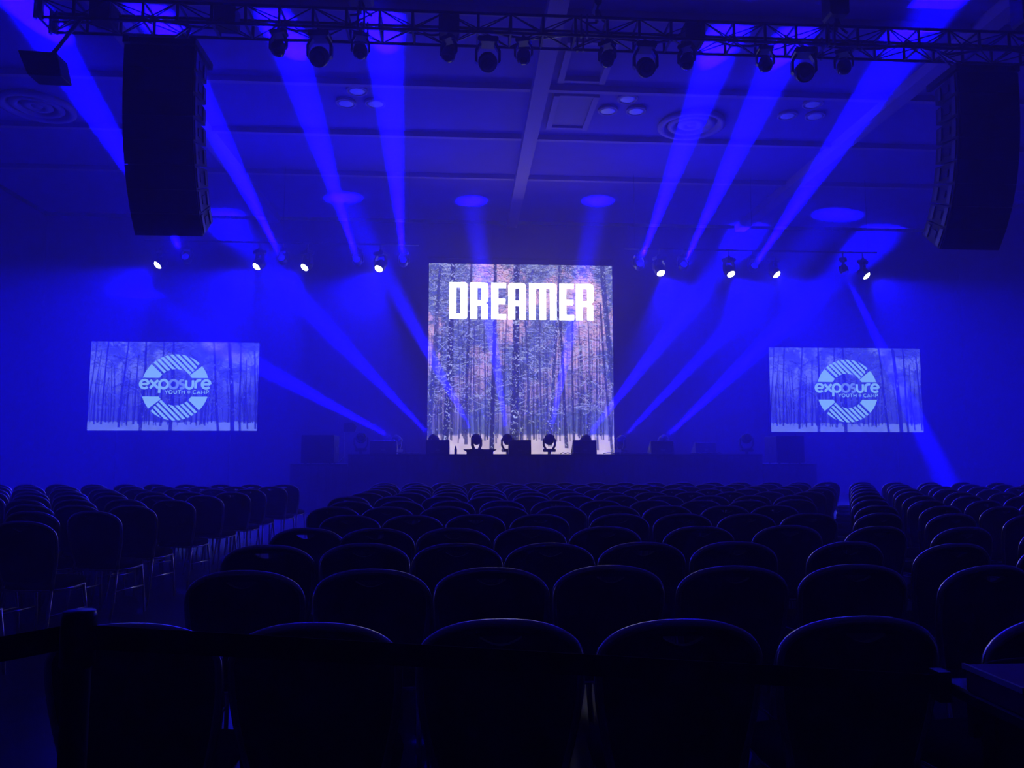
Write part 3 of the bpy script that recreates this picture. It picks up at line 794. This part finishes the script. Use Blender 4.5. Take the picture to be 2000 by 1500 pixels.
def make_chair(full):
    t = empty('banquet_chair')
    link('backrest', CM['back'], t); link('seat', CM['seat'], t); link('frame', CM['frame'], t)
    for k in ('rl', 'rr', 'fl', 'fr'): link('leg', CM[k], t)
    if full: link('stretcher', CM['sl'], t); link('stretcher', CM['sr'], t)
    return t
near_p, far_p = make_chair(True), make_chair(False)
used = set()
NC = 0
def chair(x, d, rz, label, group):
    """x, d: where the top of the back is; the chair faces away from the camera"""
    global NC
    src = near_p if d < 9 else far_p
    if src not in used: used.add(src); t = src
    else: t = copy_tree(src)
    r = rz + random.uniform(-.03, .03)
    t.location = (x - math.sin(r) * .29, d + math.cos(r) * .29, 0); t.rotation_euler = (0, 0, r)
    tag(t, label, 'chair', group); NC += 1
rows = [(2.24, [-.93, -.42, .11, .63, 1.17]), (3.28, [-.90, -.38, .12, .63, 1.16, 1.70]), (4.19, [-1.03, -.53, -.03, .47, .98, 1.49]),
        (5.10, [-1.02, -.56, -.06, .45, .95, 1.58, 2.20]), (6.2, [-.90, -.40, .10, .62, 1.27, 1.79, 2.31, 2.84])]
d = 7.2
while d < 13.7:
    x0 = -1.05 - .02 * d + random.uniform(-.08, .08); xe = .5 * d - .2; nn = int((xe - x0) / .525) + 1
    rows.append((d, [x0 + .525 * i + random.uniform(-.02, .02) for i in range(nn)])); d += .9
GM, GL, GR = 'chairs of the middle block', 'chairs of the left block', 'chairs of the right block'
def where(j): return 'nearest row' if j == 1 else '%s-nearest row' % ORD[j]
for j, (d, xs) in enumerate(rows, 1):
    for i, x in enumerate(xs, 1):
        chair(x, d + random.uniform(-.03, .03), 0, 'dark round-backed chair, %s from the left in the %s of the middle block' % (ORD[i], where(j)), GM)
for j in range(10):
    d = [4.75, 5.8, 6.75, 7.6, 8.5, 9.4, 10.3, 11.2, 12.1, 12.95][j]; xa = -3.22 + .03 * j
    nn = max(1, int((d * .645 + xa) / .53) + 1)
    for i in range(nn):
        chair(xa - .53 * i + random.uniform(-.03, .03), d + .04 * i + random.uniform(-.05, .05), -.14, 'dark round-backed chair, %s from the aisle in the %s of the left block' % (ORD[i + 1], where(j + 1)), GL)
for j, (d, xs) in enumerate(rows, 1):
    xa = {1: 1.74, 2: 2.28, 3: 2.10, 4: 2.76}.get(j, .51 * d + .27)
    nn = max(1, int((d * .80 - xa) / .53) + 1)
    for i in range(nn):
        chair(xa + .55 * i + random.uniform(-.02, .02), d - .10 * i - .06 + random.uniform(-.04, .04), .20, 'dark round-backed chair, %s from the aisle in the %s of the right block' % (ORD[i + 1], where(j)), GR)

# ------------------------------------------------------------------ belt barrier, table at the right
def stanchion(x, y, label):
    t = empty('belt_stanchion', (x, y, 0))
    MB().lathe([(.17, 0), (.17, .012), (.06, .03), (.03, .05)], 24).build('base', M['black'], t, smooth=True)
    MB().tube([(0, 0, .03), (0, 0, 1.0)], .025, 12).build('post', M['belt'], t, smooth=True)
    MB().lathe([(.026, 1.0), (.031, 1.005), (.031, 1.095), (.028, 1.105)], 20).build('head', M['plastic'], t, smooth=True)
    tag(t, label, 'barrier post')
    return t
def ribbon(t, a, b, z, z1, sag, h=.045):
    mb = MB(); n = 16
    for i in range(n):
        f0, f1 = i / n, (i + 1) / n
        P = lambda f: (a[0] + (b[0] - a[0]) * f, a[1] + (b[1] - a[1]) * f, z + (z1 - z) * f - sag * 4 * f * (1 - f))
        p, q = P(f0), P(f1)
        nx, ny = -(b[1] - a[1]), (b[0] - a[0]); L = math.hypot(nx, ny); nx, ny = nx / L * .0012, ny / L * .0012
        vs = [(p[0] + s * nx, p[1] + s * ny, p[2] + h_) for s in (-1, 1) for h_ in (-h / 2, h / 2)] + [(q[0] + s * nx, q[1] + s * ny, q[2] + h_) for s in (-1, 1) for h_ in (-h / 2, h / 2)]
        mb.add(vs, [(0, 1, 5, 4), (2, 6, 7, 3), (1, 3, 7, 5), (0, 4, 6, 2)])
    mb.build('belt', M['belt'], t)
s1 = stanchion(-.73, 1.55, 'black belt barrier post with two belts in front of the nearest left chair')
ribbon(s1, (.03, -.005), (1.885, .285), 1.056, .852, .0)
MB().box(1.865, 1.895, .27, .31, .815, .885).build('end_clip', M['plastic'], s1)
ribbon(s1, (-.03, -.01), (-.75, -.55), 1.056, 1.05, .012)

tb = empty('equipment_table', (1.9, 1.5, 0))
MB().box(-.74, .74, -.36, .365, .83, .86).build('tabletop', M['table'], tb, bevel=.006)
for sx in (-1, 1):
    for sy in (-1, 1): MB().tube([(sx * .66, sy * .3, 0), (sx * .66, sy * .3, .83)], .018, 8).build('leg', M['black'], tb)
MB().box(-.70, .70, -.32, -.30, .74, .83).build('apron', M['black'], tb); MB().box(-.70, .70, .30, .32, .74, .83).build('apron', M['black'], tb)
tag(tb, 'dark equipment table at the lower right edge of the picture', 'table')
bx = empty('equipment_case', (1.31, 1.665, .86))
MB().box(-.15, .17, -.095, .095, 0, .056).build('shell', M['redbox'], bx, bevel=.004)
MB().box(-.151, .171, -.096, .096, .052, .060).build('lid', M['redbox'], bx, bevel=.003)
MB().box(-.156, -.148, -.097, .097, .050, .062).build('edge_trim', M['trim'], bx)
tag(bx, 'small maroon case with a pale edge lying on the table', 'case')
def coil(cx, cy, r, z, label, n=40, tilt=0.0, wob=.15):
    cable([(cx + r * math.cos(a) * (1 + wob * math.sin(2 * a)), cy + r * .6 * math.sin(a), z + tilt * (1 + math.cos(a)) + .004 * i / n) for i, a in enumerate([2 * PI * 1.6 * k / n for k in range(n + 1)])], .006, label, group='cables on the table')
coil(1.36, 1.84, .12, .868, 'coiled black cable behind the maroon case', tilt=.012)
coil(1.42, 1.72, .07, .930, 'small loop of black cable lying on top of the maroon case', tilt=.004)
